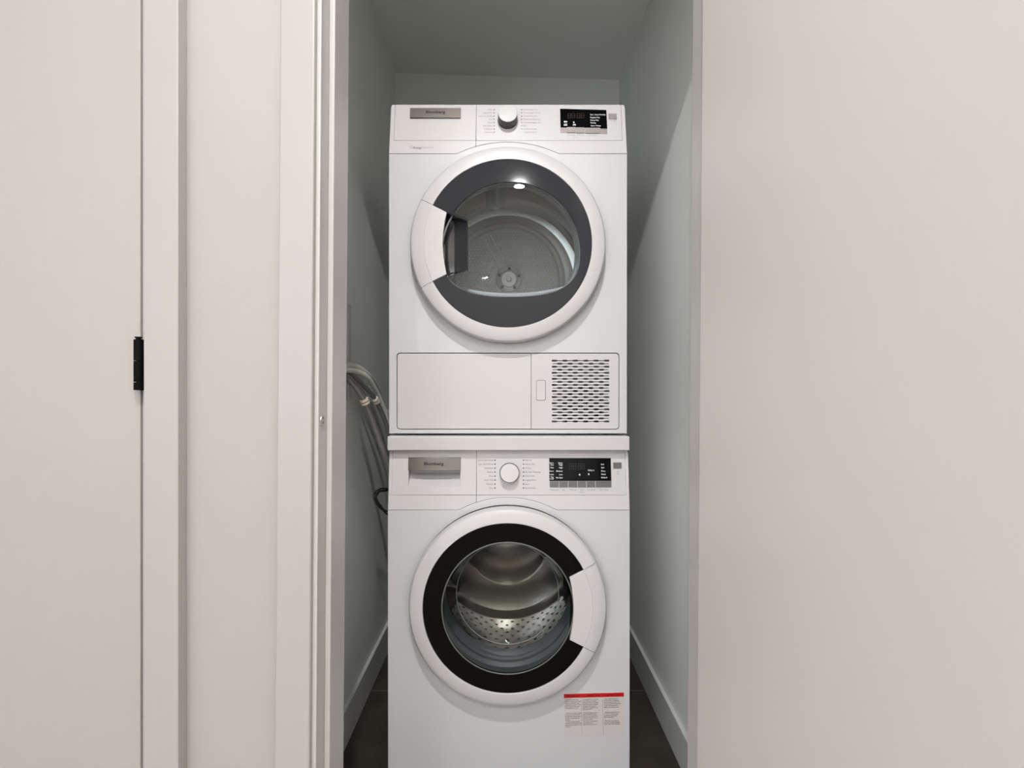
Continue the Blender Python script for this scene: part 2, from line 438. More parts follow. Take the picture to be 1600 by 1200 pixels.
# closet door standing open towards the camera on the right
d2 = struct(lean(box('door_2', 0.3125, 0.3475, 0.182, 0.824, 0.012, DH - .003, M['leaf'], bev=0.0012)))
for z in (0.25, 1.034, 1.82): lean(hinge(d2, 0.3560, 0.8120, z))

# ------------------------------------------------------------------ downlights
LAMP_LABELS = ['round white downlight in the hall ceiling nearest the closet opening', 'round white downlight in the hall ceiling straight behind the closet-side one',
               'round white downlight in the hall ceiling in front of the window', 'round white downlight in the hall ceiling on the open door side',
               'round white downlight in the hall ceiling at the far left wall']
for (x, y, p) in LAMPS:
    t = thing('recessed_downlight', LAMP_LABELS[len([q for q in bpy.data.objects if q.name.startswith('recessed_downlight')])], 'ceiling light', group='downlights in the hall ceiling')
    t.location = (x, y, HALL_CEIL)
    bm = bmesh.new()
    prof = [(0.040, 0.0), (0.043, -0.005), (0.056, -0.006), (0.060, -0.001), (0.060, 0.0)]
    n = 40; rings = []
    for i in range(n):
        a = 2 * PI * i / n
        rings.append([bm.verts.new((r * math.cos(a), r * math.sin(a), z)) for r, z in prof])
    for i in range(n):
        A, B = rings[i], rings[(i + 1) % n]
        for k in range(len(prof) - 1): bm.faces.new((A[k], A[k + 1], B[k + 1], B[k]))
    from_bm('trim_ring', bm, M['whitep'], t)
    bm = bmesh.new(); bmesh.ops.create_cone(bm, cap_ends=True, segments=40, radius1=.040, radius2=.040, depth=.003, matrix=Matrix.Translation((0, 0, -.0015)))
    from_bm('lens', bm, M['lamp'], t)
    l = bpy.data.lights.new('downlight', 'AREA'); l.shape = 'DISK'; l.size = 0.075; l.energy = p; l.color = (1.0, 0.985, 0.965)
    lo = bpy.data.objects.new('bulb', l); C.objects.link(lo); lo.parent = t; lo.location = (0, 0, -.008)

# ------------------------------------------------------------------ appliances
class Mach:
    def __init__(s, y0, z0, k): s.y0, s.z0, s.k = y0, z0, k
    def p(s, px, py):
        a = (VY - py) / F; y = s.y0; z = CZ + a * y
        if z > s.z0:
            y = (s.y0 + s.k * (CZ - s.z0)) / (1 - s.k * a); z = CZ + a * y
        return ((px - VX) * y / F, z)
    def f(s, co):
        return Vector((co.x, co.y + s.k * max(0.0, co.z - s.z0), co.z))
    def rr(s, x0, y0, x1, y1, r=0.0):
        a, b = s.p(x0, y1), s.p(x1, y0)
        # the x scale differs a little between rows: use the mean row
        ym = (y0 + y1) / 2; return rrect(s.p(x0, ym)[0], s.p(x1, ym)[0], a[1], b[1], r)

def arch(cx, cz, R, zline, n=40):
    """points along the arch from left foot to right foot"""
    h = math.asin(min(1, (zline - cz) / R)); pts = []
    for i in range(n + 1):
        a = (PI - h) + (h - (PI - h)) * i / n
        pts.append((cx + R * math.cos(a), cz + R * math.sin(a)))
    return pts

SHEET = 0.0012
def front(root, mc, xl, xr, zb, zline, ztop, cx, cz, R, seam_y, frame_l, frame_r, hole_r, split_x, extra_holes=(), body_depth=0.6, low=None):
    """sheet-metal front, control panel pieces and cabinet of one machine; returns control panel"""
    # cabinet: open-fronted shell
    yb = mc.y0 + body_depth; bm = bmesh.new()
    yf = mc.y0 + .012
    prof = [(xl, zb), (xr, zb), (xr, ztop - .002), (xl, ztop - .002)]
    A = [bm.verts.new((x, (yf + mc.k * max(0, z - mc.z0)), z)) for x, z in prof]
    Bv = [bm.verts.new((x, yb, z)) for x, z in prof]
    for i in range(4): bm.faces.new((A[i], A[(i + 1) % 4], Bv[(i + 1) % 4], Bv[i]))
    bm.faces.new(Bv)
    cab = from_bm('cabinet', bm, M['cabinet'], root, sharp=20)
    sd = cab.modifiers.new('thick', 'SOLIDIFY'); sd.thickness = 0.0015; sd.offset = -1
    g = 0.0004
    ar = arch(cx, cz, R, zline)
    lower = [(xl, zb), (xr, zb), (xr, zline - g)] + [(x, z - g) for x, z in reversed(ar)] + [(xl, zline - g)]
    holes = [circ(cx, cz, hole_r)] + list(extra_holes)
    plate('front_panel', [lower] + holes, mc.y0, .014, M['white'], root, bev=.0011, f=mc.f)
    # inner backing so that seams read dark
    plate('backing', [rrect(xl + .004, xr - .004, zline - .02, ztop - .004)] , mc.y0 + .016, .002, M['whited'], root, bev=.0003, f=mc.f) if False else None
    # control panel: lower band (two pieces) and outer frame
    sx = split_x
    arl = [p for p in ar if p[0] < sx - g]; arr = [p for p in ar if p[0] > sx + g]
    zs_l = cz + math.sqrt(R * R - (sx - cx) ** 2)
    band_l = [(xl, zline + g)] + [(x, z + g) for x, z in arl] + [(sx - g, zs_l + g), (sx - g, seam_y - g), (frame_l - g, seam_y - g), (frame_l - g, ztop), (xl + .004, ztop), (xl + .001, ztop - .003), (xl, ztop - .010)]
    band_r = [(sx + g, seam_y - g), (sx + g, zs_l + g)] + [(x, z + g) for x, z in arr] + [(xr, zline + g), (xr, ztop - .010), (xr - .001, ztop - .003), (xr - .004, ztop), (frame_r + g, ztop), (frame_r + g, seam_y - g)]
    bm = bmesh.new()
    cp = plate('control_panel', [band_l], mc.y0, .014, M['whitep'], root, bev=.0006, f=mc.f)
    b2 = plate('fascia_band', [band_r], mc.y0, .014, M['whitep'], cp, bev=.0006, f=mc.f)
    mainp = plate('fascia_plate', [rrect(sx + g, frame_r - g, seam_y + g, ztop)], mc.y0 + .0003, .013, M['whitep'], cp, bev=.0005, f=mc.f)
    return cp

def door(root, cx, cz, yb, side, name='door'):
    """ring, handle. side=+1 handle on the right"""
    HA = math.radians(27.0)
    lathe('door_gap_shade', [(0.2340, yb + .001), (0.2392, yb - .0005), (0.2392, yb - .0085), (0.2300, yb - .0090)], cx, cz, M['cavity'], root)  # dark ring standing in for the shade in the gap behind the door
    prof = [(0.226, yb - .004), (0.2300, yb - .0088), (0.2385, yb - .0105), (0.2400, yb - .016), (0.2402, yb - .024), (0.2392, yb - .031), (0.2355, yb - .0375), (0.228, yb - .0415), (0.2052, yb - .0428), (0.2042, yb - .0420), (0.2042, yb - .020), (0.2042, yb - .001)]
    sm = 0.0022
    c0 = 0 if side > 0 else PI
    ring = lathe(name, prof, cx, cz, M['whitep'], root, c0 + HA + sm, c0 + 2 * PI - HA - sm, 110, caps=False)
    # handle outer part
    hand = lathe('handle', prof[:-2], cx, cz, M['whitep'], ring, c0 - HA + sm, c0 + HA - sm, 30)
    # grip plate: inner edge gently bowed
    pts = []
    R1 = 0.2045
    for i in range(17):
        a = -HA + .003 + (2 * HA - .006) * i / 16
        pts.append((cx + side * R1 * math.cos(a), cz + R1 * math.sin(a)))
    ri = 0.1665
    xc = ri * math.cos(HA) ; zc = ri * math.sin(HA) - .0006
    for i in range(11):
        t = 1 - 2 * i / 10
        pts.append((cx + side * (xc + 0.0095 * (1 - t * t)), cz + zc * t))
    plate('handle_grip', [pts], yb - .0434, .012, M['whitep'], ring, bev=.0012)
    return ring, HA, pts

def knob(parent, mc, px, py_base, R, prot, name='knob'):
    x, z = mc.p(px, py_base)
    y = mc.y0 + mc.k * max(0, z - mc.z0)
    n = Vector((0, -1, mc.k if z > mc.z0 else 0)).normalized()
    mtx = Matrix.Translation((x, y, z)) @ Vector((0, -1, 0)).rotation_difference(n).to_matrix().to_4x4()
    def lo(nm, prof, m, par, seg=64, flute=0):
        bm = bmesh.new(); lathe_bm(bm, prof, 0, 0, seg=seg)
        if flute:
            for v in bm.verts:
                a = math.atan2(v.co.z, v.co.x); r = math.hypot(v.co.x, v.co.z)
                if r > R * .9 and v.co.y < -.0015 and v.co.y > -prot * .9:
                    s_ = 1 + .012 * math.cos(a * flute); v.co.x *= s_; v.co.z *= s_
        bmesh.ops.remove_doubles(bm, verts=bm.verts, dist=1e-6)
        bm.transform(mtx); return from_bm(nm, bm, m, par, 40)
    k = lo(name, [(R * 1.07, -.0001), (R * 1.07, -.002), (R * 1.03, -.004), (R * 1.02, -prot * .5), (R * 1.0, -prot + .0012), (R * .985, -prot)], M['knobside'], parent, 96, 22)
    lo('knob_cap', [(R * .985, -prot - .0001), (R * .955, -prot - .0016), (R * .5, -prot - .0019), (0.0001, -prot - .0020)], M['knobface'], parent)
    lo('knob_base', [(R * 1.16, -.0001), (R * 1.16, -.0012), (R * 1.06, -.0016)], M['greyink'] if False else M['whitep'], parent)
    return k

def seven(bm, x, z, w, h, t, y, f, digits='8888', gap=1.35):
    """outline of unlit seven-segment digits"""
    def q(x0, x1, z0, z1):
        vs = [bm.verts.new(f(Vector((a, y, b)))) for a, b in ((x0, z0), (x1, z0), (x1, z1), (x0, z1))]
        bm.faces.new(vs)
    for i, d in enumerate(digits):
        ox = x + i * w * gap + (w * .25 if i > 1 else 0)
        q(ox, ox + w, z - t / 2, z + t / 2); q(ox, ox + w, z + h / 2 - t, z + h / 2); q(ox, ox + w, z - h / 2, z - h / 2 + t)
        for xx in (ox, ox + w - t):
            q(xx, xx + t, z - h / 2 + t, z - t / 2); q(xx, xx + t, z + t / 2, z + h / 2 - t)

# ================================================================== WASHER
wm = Mach(1.27, 0.692, 0.12)
washer = thing('washing_machine', 'white front-loading washing machine standing on the floor under the stacked dryer, black glass door ring', 'washing machine')
wcx, wcz = 0.0050, 0.4662
wx0, wx1 = -0.292, 0.308
wtop = wm.p(795, 704)[1]; wzl = wm.p(795, 797)[1]
WR = 0.2565
wsplit = wm.p(744.5, 740)[0]
wseam = wm.p(744, 773.5)[1]
wfl, wfr = wm.p(612.5, 740)[0], wm.p(977.5, 740)[0]
wcp = front(washer, wm, wx0, wx1, 0.022, wzl, wtop, wcx, wcz, WR, wseam, wfl, wfr, 0.1985, wsplit)
g = .0004
# detergent drawer with recessed grip
rec = wm.rr(638.5, 715, 719.3, 760, .0015)
dd = plate('detergent_drawer', [rrect(wfl + g, wsplit - g, wseam + g, wtop), rec], wm.y0 + .0003, .013, M['whitep'], washer, bev=.0005, f=wm.f)
bm = bmesh.new()
rx0, rx1 = rec[-1][0], rec[0][0] + .0015
rx0 = min(p[0] for p in rec); rx1 = max(p[0] for p in rec); rz0 = min(p[1] for p in rec); rz1 = max(p[1] for p in rec)
zk = rz0 + (rz1 - rz0) * .24
NB = 12; cols = []
for i in range(NB + 1):
    t = i / NB; x = rx0 + (rx1 - rx0) * t; sag = .0022 * (1 - (2 * t - 1) ** 2)
    cols.append([bm.verts.new(wm.f(Vector(c))) for c in ((x, wm.y0 + .001, rz0), (x, wm.y0 + .020, zk - sag), (x, wm.y0 + .030, zk + .012), (x, wm.y0 + .030, rz1), (x, wm.y0 + .002, rz1))])
for A, B in zip(cols, cols[1:]):
    for k_ in range(4): bm.faces.new((A[k_], B[k_], B[k_ + 1], A[k_ + 1]))
bm.faces.new(cols[0]); bm.faces.new(cols[-1])
from_bm('grip_recess', bm, M['whitep'], dd, sharp=25)
bz0 = wm.p(678, 734.5)[1]
# slightly arched brushed metal badge across the top of the recess
bl = [(rx0 - .0006, rz1 + .0005), (rx0 - .0006, bz0)] + [(rx0 + (rx1 - rx0) * i / 12, bz0 - .0016 * (1 - (2 * i / 12 - 1) ** 2)) for i in range(13)] + [(rx1 + .0006, bz0), (rx1 + .0006, rz1 + .0005)]
plate('badge', [bl], wm.y0 - .004, .006, M['badge'], dd, bev=.0008, f=wm.f)
bx, bz = wm.p(678, 724)
letters('badge_lettering', [('Blomberg', bx, bz - .0006, .0102, 'CENTER', 1.22, .00034)], wm.y0 - .0042, M['ink'], dd, wm.f)

L = ['Quick Wash 30 min', 'Super Quick 30 min', 'Tub Sanitize', 'Bedding', 'Wool', 'Hand Wash', 'Delicates', 'Rinse']
R_ = ['Normal', 'Heavy Duty', 'Whites', 'Pet Hair Cleansing', 'Perm Press', 'Jogging Wear', 'Jeans', 'Spin & Drain']
it = []; dots = bmesh.new()
def dot(bm, x, z, r, y, f):
    vs = [bm.verts.new(f(Vector((x + r * math.cos(2 * PI * i / 14), y, z + r * math.sin(2 * PI * i / 14))))) for i in range(14)]
    bm.faces.new(vs)
for i in range(8):
    py = 719 + i * 6.22
    x, z = wm.p(770.8, py); it.append((L[i], x, z, .0056, 'RIGHT', .84))
    x, z = wm.p(820.5, py); it.append((R_[i], x, z, .0056, 'LEFT', .92))
    for px in (773.4, 818): x, z = wm.p(px, py); dot(dots, x, z, .0016, wm.y0 - .0001, wm.f)
letters('program_lettering', it, wm.y0 + .0001, M['greyink'], wcp, wm.f)
from_bm('program_dots', dots, M['ink'], wcp, sharp=0, recalc=False)['kind'] = 'stuff'
knob(wcp, wm, 796, 738.5, .0232, .020)
# display
plate('display', [wm.rr(858.3, 715.7, 954.6, 751.3)], wm.y0 - .0014, .003, M['display'], wcp, bev=.0003, f=wm.f)
yd = wm.y0 - .0015
it = []
for s, px, py, al in (('Extra', 865, 723.3, 'RIGHT'), ('Hot', 865, 726.3, 'RIGHT'), ('Hot', 865, 730.7, 'RIGHT'), ('Warm', 865, 736, 'RIGHT'), ('Cold', 865, 741.3, 'RIGHT'), ('Tap', 865, 745.2, 'RIGHT'), ('Cold', 865, 748, 'RIGHT'),
             ('Extra', 879, 723.3, 'RIGHT'), ('High', 879, 726.3, 'RIGHT'), ('High', 879, 730.7, 'RIGHT'), ('Medium', 879, 736, 'RIGHT'), ('Low', 879, 741.3, 'RIGHT'), ('No Spin', 879, 746.3, 'RIGHT'),
             ('Delay h', 918.5, 734.7, 'LEFT'), ('End', 938.7, 725.5, 'LEFT'), ('Spin', 939, 730.5, 'LEFT'), ('Rinse', 939, 735.8, 'LEFT'), ('Wash', 939, 741, 'LEFT'), ('Delay h', 939, 746, 'LEFT')):
    x, z = wm.p(px, py); it.append((s, x, z, .0050, al, 1.0, .00008))
letters('display_lettering', it, yd, M['whiteink'], wcp, wm.f)
def icon_lock(bm, px, py, mc, y, s=.0018):
    x, z = mc.p(px, py)
    lp = [(-1, -1), (1, -1), (1, .4), (.55, .5), (.5, 1.0), (.2, 1.4), (-.2, 1.4), (-.5, 1.0), (-.55, .5), (-1, .4)]
    bm.faces.new([bm.verts.new(mc.f(Vector((x + a * s, y - .0002, z + b * s)))) for a, b in lp])
bm = bmesh.new(); icon_lock(bm, 905.5, 741.5, wm, yd)
x, z = wm.p(919.8, 740.8)
bm.faces.new([bm.verts.new(wm.f(Vector((x + a * .0019, yd - .0002, z + b * .0019)))) for a, b in ((-.7, -1.2), (.3, -1.2), (.9, -.6), (.9, .2), (.4, .9), (.1, 1.3), (-.8, 1.3), (-.9, 0))])
from_bm('display_icons', bm, M['whiteink'], wcp, sharp=0, recalc=False)['kind'] = 'stuff'
bm = bmesh.new(); x, z = wm.p(889.5, 728.5); seven(bm, x, z, .0072, .0150, .0009, yd - .0002, wm.f)
from_bm('display_digits', bm, M['segw'], wcp, sharp=0, recalc=False)['kind'] = 'stuff'
for a, b in ((859, 873), (874, 887.3), (888.3, 901.8), (902.8, 915.7), (916.7, 929.8), (930.8, 955)):
    plate('button', [wm.rr(a, 752, b, 761, .0006)], wm.y0 - .0022, .004, M['silverdark'], wcp, bev=.0005, f=wm.f)
plate('button', [wm.rr(958, 722.5, 971, 732, .0008)], wm.y0 - .0018, .004, M['silverdark'], wcp, bev=.0005, f=wm.f)
it = []
for s, px, py in (('Temperature', 866, 765.3), ('Spin', 881, 765.3), ('Heavy Soil', 895.5, 765.3), ('Knits', 909.5, 765.3), ('Extra Rinse', 924, 765.3), ('Start / Pause', 943.5, 765.3), ('0 3 sec.', 909.5, 769), ('On /', 965.5, 737), ('Off', 965.5, 740.5)):
    x, z = wm.p(px, py); it.append((s, x, z, .0043, 'CENTER'))
letters('button_lettering', it, wm.y0 + .0001, M['greyink'], wcp, wm.f)

# washer door
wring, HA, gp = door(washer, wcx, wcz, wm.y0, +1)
yf = wm.y0 - .044
# black glass ring, slightly dished
gr_in = 0.160
def notch_ring(cx, cz, R, rin, HA, side, y, thick, m, parent, name, inner=None, r_notch=.166):
    """annulus without the handle sector beyond r_notch"""
    out = []
    n = 100; a0 = HA + .004; a1 = 2 * PI - HA - .004
    base = 0 if side > 0 else PI
    for i in range(n + 1):
        a = base + a0 + (a1 - a0) * i / n; out.append((cx + R * math.cos(a), cz + R * math.sin(a)))
    xs = side * r_notch * math.cos(HA); zz = r_notch * math.sin(HA)
    # come back along the handle edge
    out.append((cx + xs, cz - zz if side > 0 else cz + zz))
    out.append((cx + side * (r_notch * math.cos(HA) + .004), cz))
    out.append((cx + xs, cz + zz if side > 0 else cz - zz))
    return plate(name, [out, inner or circ(cx, cz, rin)], y, thick, m, parent, bev=.0006)
notch_ring(wcx, wcz, .2036, .158, HA, +1, yf + .004, .006, M['blackglass'], wring, 'glass_ring', inner=circ(wcx, wcz, .1585))
lathe('door_liner', [(.2040, yf + .004), (.2035, yf + .03), (.198, yf + .043), (.172, yf + .043)], wcx, wcz, M['gasket'], wring)
# clear bowl: outer rim, deep body, sloping back
def bowl_prof(y, s=1.0, d=0.0):
    return [(.1600 - d, y + .000 + d), (.1600 - d, y + .006), (.1560 - d, y + .012), (.1500 - d, y + .030), (.1440 - d, y + .055), (.1370 - d, y + .078), (.1300 - d, y + .088 - d), (.1180, y + .094 - d), (.080, y + .100 - d), (.040, y + .103 - d), (.0001, y + .104 - d)]
by = yf + .004
lathe('bowl', bowl_prof(by), wcx, wcz, M['bowlglass'], wring, sharp=60)
lathe('bowl_inner_face', bowl_prof(by + .002, d=.006), wcx, wcz, M['bowlglass'], wring, sharp=60)
lathe('bowl_edge_glare', [(.1315 + .0009 * math.cos(q * PI / 6), by + .089 + .0011 * math.sin(q * PI / 6)) for q in range(13)], wcx, wcz, M['edgeglare'], wring, sharp=60)  # opaque pale ring standing in for glare along the bowl's back edge
lathe('bowl_rim', [(.1596, by - .0005), (.1590, by - .0020), (.1575, by - .0022), (.1566, by - .0010)], wcx, wcz, M['rimplastic'], wring)
# gasket and drum
gk = lathe('gasket', [(.200, wm.y0 + .012), (.196, wm.y0 + .020), (.176, wm.y0 + .022), (.168, wm.y0 + .030), (.170, wm.y0 + .045), (.186, wm.y0 + .055), (.188, wm.y0 + .075), (.172, wm.y0 + .085), (.166, wm.y0 + .095)], wcx, wcz, M['gasket'], washer)
dy0, dy1, DR = wm.y0 + .095, wm.y0 + .46, .240
drum = lathe('drum', [(.166, dy0), (.172, dy0 + .006), (.222, dy0 + .012), (DR, dy0 + .03), (DR, dy1 - .02), (.225, dy1), (.14, dy1 + .006), (.13, dy1 - .012), (.05, dy1 - .016), (.0001, dy1 - .016)], wcx, wcz, M['steel'], washer)
bm = bmesh.new()
for j_ in range(12):
    for i in range(44):
        a = 2 * PI * (i + .5 * (j_ % 2)) / 44
        yy = dy0 + .05 + j_ * .024
        c = Vector((wcx + (DR - .0008) * math.cos(a), yy, wcz + (DR - .0008) * math.sin(a)))
        t1 = Vector((-math.sin(a), 0, math.cos(a))); t2 = Vector((0, 1, 0))
        bm.faces.new([bm.verts.new(c + .0052 * (math.cos(q * PI / 3) * t1 + math.sin(q * PI / 3) * t2)) for q in range(6)])
o = from_bm('drum_perforation', bm, M['hole'], washer, sharp=0, recalc=False); o['kind'] = 'stuff'
for a in (math.radians(95), math.radians(215), math.radians(335)):
    bm = bmesh.new(); NS = 10; sec = []
    for i in range(NS + 1):
        t = i / NS; yy = dy0 + .035 + t * (dy1 - dy0 - .06); hh = .055 * (math.sin(PI * (0.12 + .76 * t)) ** .6); wv = .028
        ring = []
        for rr_, ww in ((DR, -wv), (DR - hh * .6, -wv * .55), (DR - hh, -wv * .18), (DR - hh, wv * .18), (DR - hh * .6, wv * .55), (DR, wv)):
            aa = a + ww / DR + .25 * (t - .5)
            ring.append(bm.verts.new((wcx + rr_ * math.cos(aa), yy, wcz + rr_ * math.sin(aa))))
        sec.append(ring)
    for A, B in zip(sec, sec[1:]):
        for k_ in range(5): bm.faces.new((A[k_], A[k_ + 1], B[k_ + 1], B[k_]))
    bm.faces.new(sec[0]); bm.faces.new(sec[-1])
    from_bm('drum_paddle', bm, M['steel'], washer, sharp=50)
# feet
for x in (wx0 + .05, wx1 - .05):
    for y in (wm.y0 + .06, wm.y0 + .54):
        bm = bmesh.new(); bmesh.ops.create_cone(bm, cap_ends=True, segments=24, radius1=.022, radius2=.016, depth=.024, matrix=Matrix.Translation((x, y, .012)))
        from_bm('foot', bm, M['gasket'], washer)
# instruction sticker, slightly rotated
rot = math.radians(1.45)
lab_c = wm.p(928, 1086)
def LR(px, py):          # sticker coordinates: pixels on the washer's front, rotated about the bar
    x, z = wm.p(px, py); dx, dz = x - lab_c[0], z - lab_c[1]
    return (lab_c[0] + dx * math.cos(rot) - dz * math.sin(rot), lab_c[1] + dx * math.sin(rot) + dz * math.cos(rot))
lb = plate('sticker', [[LR(880.5, 1088), LR(880.5, 1150), LR(974.5, 1150), LR(974.5, 1088)]], wm.y0 - .0004, .0008, M['paper'], washer, bev=.0001)
plate('sticker_red_bar', [[LR(881, 1083.3), LR(881, 1089.4), LR(974.8, 1089.4), LR(974.8, 1083.3)]], wm.y0 - .0007, .001, M['red'], lb, bev=.0001)
bm = bmesh.new()
for s, px in (('IMPORTANT', 897), ('IMPORTANT', 928), ('IMPORTANTE', 959)):
    x, z = LR(px, 1086.4); text_bm(bm, s, x, z, .0062, wm.y0 - .0008, 'CENTER', rot=rot, bold=.0001)
from_bm('sticker_heading', bm, M['darkred'], lb, sharp=0, recalc=False)['kind'] = 'stuff'
cols_ = [(882.3, ['  If you want to set a new', 'program, program can be lost', 'if you turn the knob on the', 'selected wash program. Press', 'Start / Pause first; the knob', 'will be ignored until then.', '', '', '  When the machine is running', 'do not pull the door handle', 'because there may be water in', 'the drum. Look at the lock', 'indicator.', '  To start another program', 'switch to On/Off position and', 'select the new program. Close', 'the door.']),
         (909.5, ['  Le programme en cours peut', 'ne pas changer si le bouton', 'est actionne. Pour un nouveau', 'programme, appuyer d abord', 'sur Depart, puis tourner le', 'selecteur de programmes sur', 'le nouveau cycle.', '', '  Pendant le lavage, la porte', 'reste verrouillee et il peut', 'y avoir de l eau chaude dans', 'le tambour. Ne pas forcer la', 'porte du lave-linge.', '  Pour lancer un programme', 'il faut passer par la', 'position Arret, puis choisir.']),
         (943.0, ['  Si gira la perilla durante el', 'funcionamiento, el programa', 'actual se puede cancelar. Para', 'un nuevo programa, pulse Inicio', 'y espere hasta que la luz se', 'apague antes de seleccionar.', '', '', '  Cuando la lavadora funciona', 'no tire de la manija porque', 'puede haber agua caliente', 'dentro del tambor.', '', '  Para iniciar otro programa', 'pase por la posicion Apagado,', 'luego seleccione el programa.'])]
bm = bmesh.new()
for px, lines in cols_:
    for i, s in enumerate(lines):
        if not s: continue
        x, z = LR(px, 1092.3 + i * 2.62)
        text_bm(bm, s, x, z, .0036, wm.y0 - .0005, 'LEFT', rot=rot, bold=.00005, sx=.90)
for px in (907.5, 941.0):
    a, b = LR(px, 1092), LR(px, 1148)
    bm.faces.new([bm.verts.new((x, wm.y0 - .0007, z)) for x, z in ((a[0], a[1]), (a[0] + .0004, a[1]), (b[0] + .0004, b[1]), (b[0], b[1]))])
from_bm('sticker_text', bm, M['ink'], lb, sharp=0, recalc=False)['kind'] = 'stuff'

# ================================================================== STACKING KIT
kit = box('stacking_kit', P(605.3, 690, 1.268)[0], P(983.6, 690, 1.268)[0], 1.266, 1.83, 0.8400, 0.8755, M['whitep'], bev=.003, seg=3)
kit['label'] = 'white stacking shelf slab between the washing machine and the dryer'; kit['category'] = 'stacking kit'

# ================================================================== DRYER
dm = Mach(1.284, 1.5835, 0.185)
dryer = thing('tumble_dryer', 'white tumble dryer stacked on top, clear round glass door and vent grille', 'dryer')
dcx, dcz = 0.0055, 1.3460
dx0, dx1 = -0.2925, 0.3045
dtop = dm.p(795, 163.5)[1]; dzl = dm.p(795, 240)[1]
dsplit = dm.p(744, 195)[0]; dseam = dm.p(744, 219.5)[1]
dfl, dfr = dm.p(616.6, 190)[0], dm.p(971.3, 190)[0]
low = rrect(*(lambda a, b: (a[0], b[0], a[1], b[1]))(dm.p(619.6, 671.3), dm.p(967.8, 551.3)), .0085, 6)
dcp = front(dryer, dm, dx0, dx1, 0.8805, dzl, dtop, dcx, dcz, 0.2685, dseam, dfl, dfr, 0.1985, dsplit, extra_holes=[low])
# water tank drawer
td = plate('water_tank_drawer', [rrect(dfl + g, dsplit - g, dseam + g, dtop)], dm.y0 + .0003, .013, M['whitep'], dryer, bev=.0005, f=dm.f)
plate('badge', [dm.rr(641, 169.7, 720, 185, .0012)], dm.y0 - .0035, .005, M['badge'], td, bev=.0006, f=dm.f)
x, z = dm.p(680.5, 176)
letters('badge_lettering', [('Blomberg', x, z - .0006, .0104, 'CENTER', 1.22, .00034)], dm.y0 - .0037, M['ink'], td, dm.f)
L = ['Shirts', 'Jogging Wear', 'Super Dry Bedding', 'Wool', 'Mixed', 'Baby Sanitize', 'Q Delicates', 'Freshening']
R_ = ['Normal Heavy Dry', 'Normal Regular Dry Q', 'Normal Damp Dry', 'Perm Press Heavy Dry', 'Perm Press Regular Dry', 'Baby', 'Air Fluff / No Heat', 'Timed Dry 60 min']
it = []; dots = bmesh.new()
for i in range(8):
    py = 171.3 + i * 5.06
    x, z = dm.p(769.6, py); it.append((L[i], x, z, .0050, 'RIGHT', .92))
    x, z = dm.p(817.6, py); it.append((R_[i], x, z, .0050, 'LEFT', .92))
    x, z = dm.p(772.0, py); dot(dots, x, z, .0014, dm.y0 - .0001, dm.f)
    if i < 7: x, z = dm.p(815, py); dot(dots, x, z, .0014 if i < 5 else .0011, dm.y0 - .0001, dm.f)
letters('program_lettering', it, dm.y0 + .0001, M['lightink'], dcp, dm.f)
from_bm('program_dots', dots, M['ink'], dcp, sharp=0, recalc=False)['kind'] = 'stuff'
knob(dcp, dm, 793.3, 188.5, .0238, .025)
# display (right edge leans like the photograph's)
a = dm.p(875, 170.2); b = dm.p(875.8, 199.0); c = dm.p(948.6, 201.0); d = dm.p(947.3, 172.2)
plate('display', [[b, c, d, a]], dm.y0 - .0014, .003, M['display'], dcp, bev=.0003, f=dm.f)
yd = dm.y0 - .0015
it = []
for s, px, py in (('End / Anti Wrinkle', 922, 179.8), ('Regular Dry', 922, 184.2), ('Damp Dry', 922.2, 188.4), ('Drying', 922.4, 192.4), ('Start / Pause', 922.8, 197)):
    x, z = dm.p(px, py); it.append((s, x, z, .0053, 'LEFT', .95, .00008))
letters('display_lettering', it, yd, M['whiteink'], dcp, dm.f)
bm = bmesh.new(); icon_lock(bm, 896.5, 191.6, dm, yd)
def pq(px0, py0, px1, py1):
    p0, p1 = dm.p(px0, py1), dm.p(px1, py0)
    bm.faces.new([bm.verts.new(dm.f(Vector((a_, yd - .0002, b_)))) for a_, b_ in ((p0[0], p0[1]), (p1[0], p0[1]), (p1[0], p1[1]), (p0[0], p1[1]))])
pq(881, 189.6, 884, 192); pq(884.6, 189.6, 886, 192); pq(881, 194, 886, 194.7); pq(881, 196.3, 886, 197); pq(881, 194.7, 881.8, 196.3); pq(885.2, 194.7, 886, 196.3); pq(882.8, 195, 884.4, 196)
pq(895, 194.3, 899.4, 195.2); pq(895, 196, 897, 196.8); pq(897.8, 195.4, 899.4, 196.8)
from_bm('display_icons', bm, M['whiteink'], dcp, sharp=0, recalc=False)['kind'] = 'stuff'
bm = bmesh.new(); x, z = dm.p(887, 181.5); seven(bm, x, z, .0078, .0125, .0007, yd - .0002, dm.f)
from_bm('display_digits', bm, M['segd'], dcp, sharp=0, recalc=False)['kind'] = 'stuff'
for a, b, y0_, pr in ((875.6, 885.4, 199.2, -.0002), (885.8, 899.3, 199.0, -.0022), (900, 913.3, 199.5, -.0022), (914.5, 938, 200, -.0022), (938.4, 948.8, 200.8, -.0002)):
    plate('button', [dm.rr(a, y0_, b, y0_ + 8.6, .0004)], dm.y0 + pr, .004, M['silver'], dcp, bev=.0004, f=dm.f)
plate('button', [dm.rr(950.8, 178, 963.5, 186.3, .0008)], dm.y0 - .0018, .004, M['silver'], dcp, bev=.0005, f=dm.f)
it = []
for s, px, py in (('Dryness Level', 893, 211), ('Time Delay', 907, 211.2), ('Start / Pause', 926, 211.8), ('Q 3 sec.', 900, 214.3), ('On / Off', 957.5, 188.9)):
    x, z = dm.p(px, py); it.append((s, x, z, .0036, 'CENTER'))
letters('button_lettering', it, dm.y0 + .0001, M['lightink'], dcp, dm.f)
x, z = dm.p(645.5, 231)
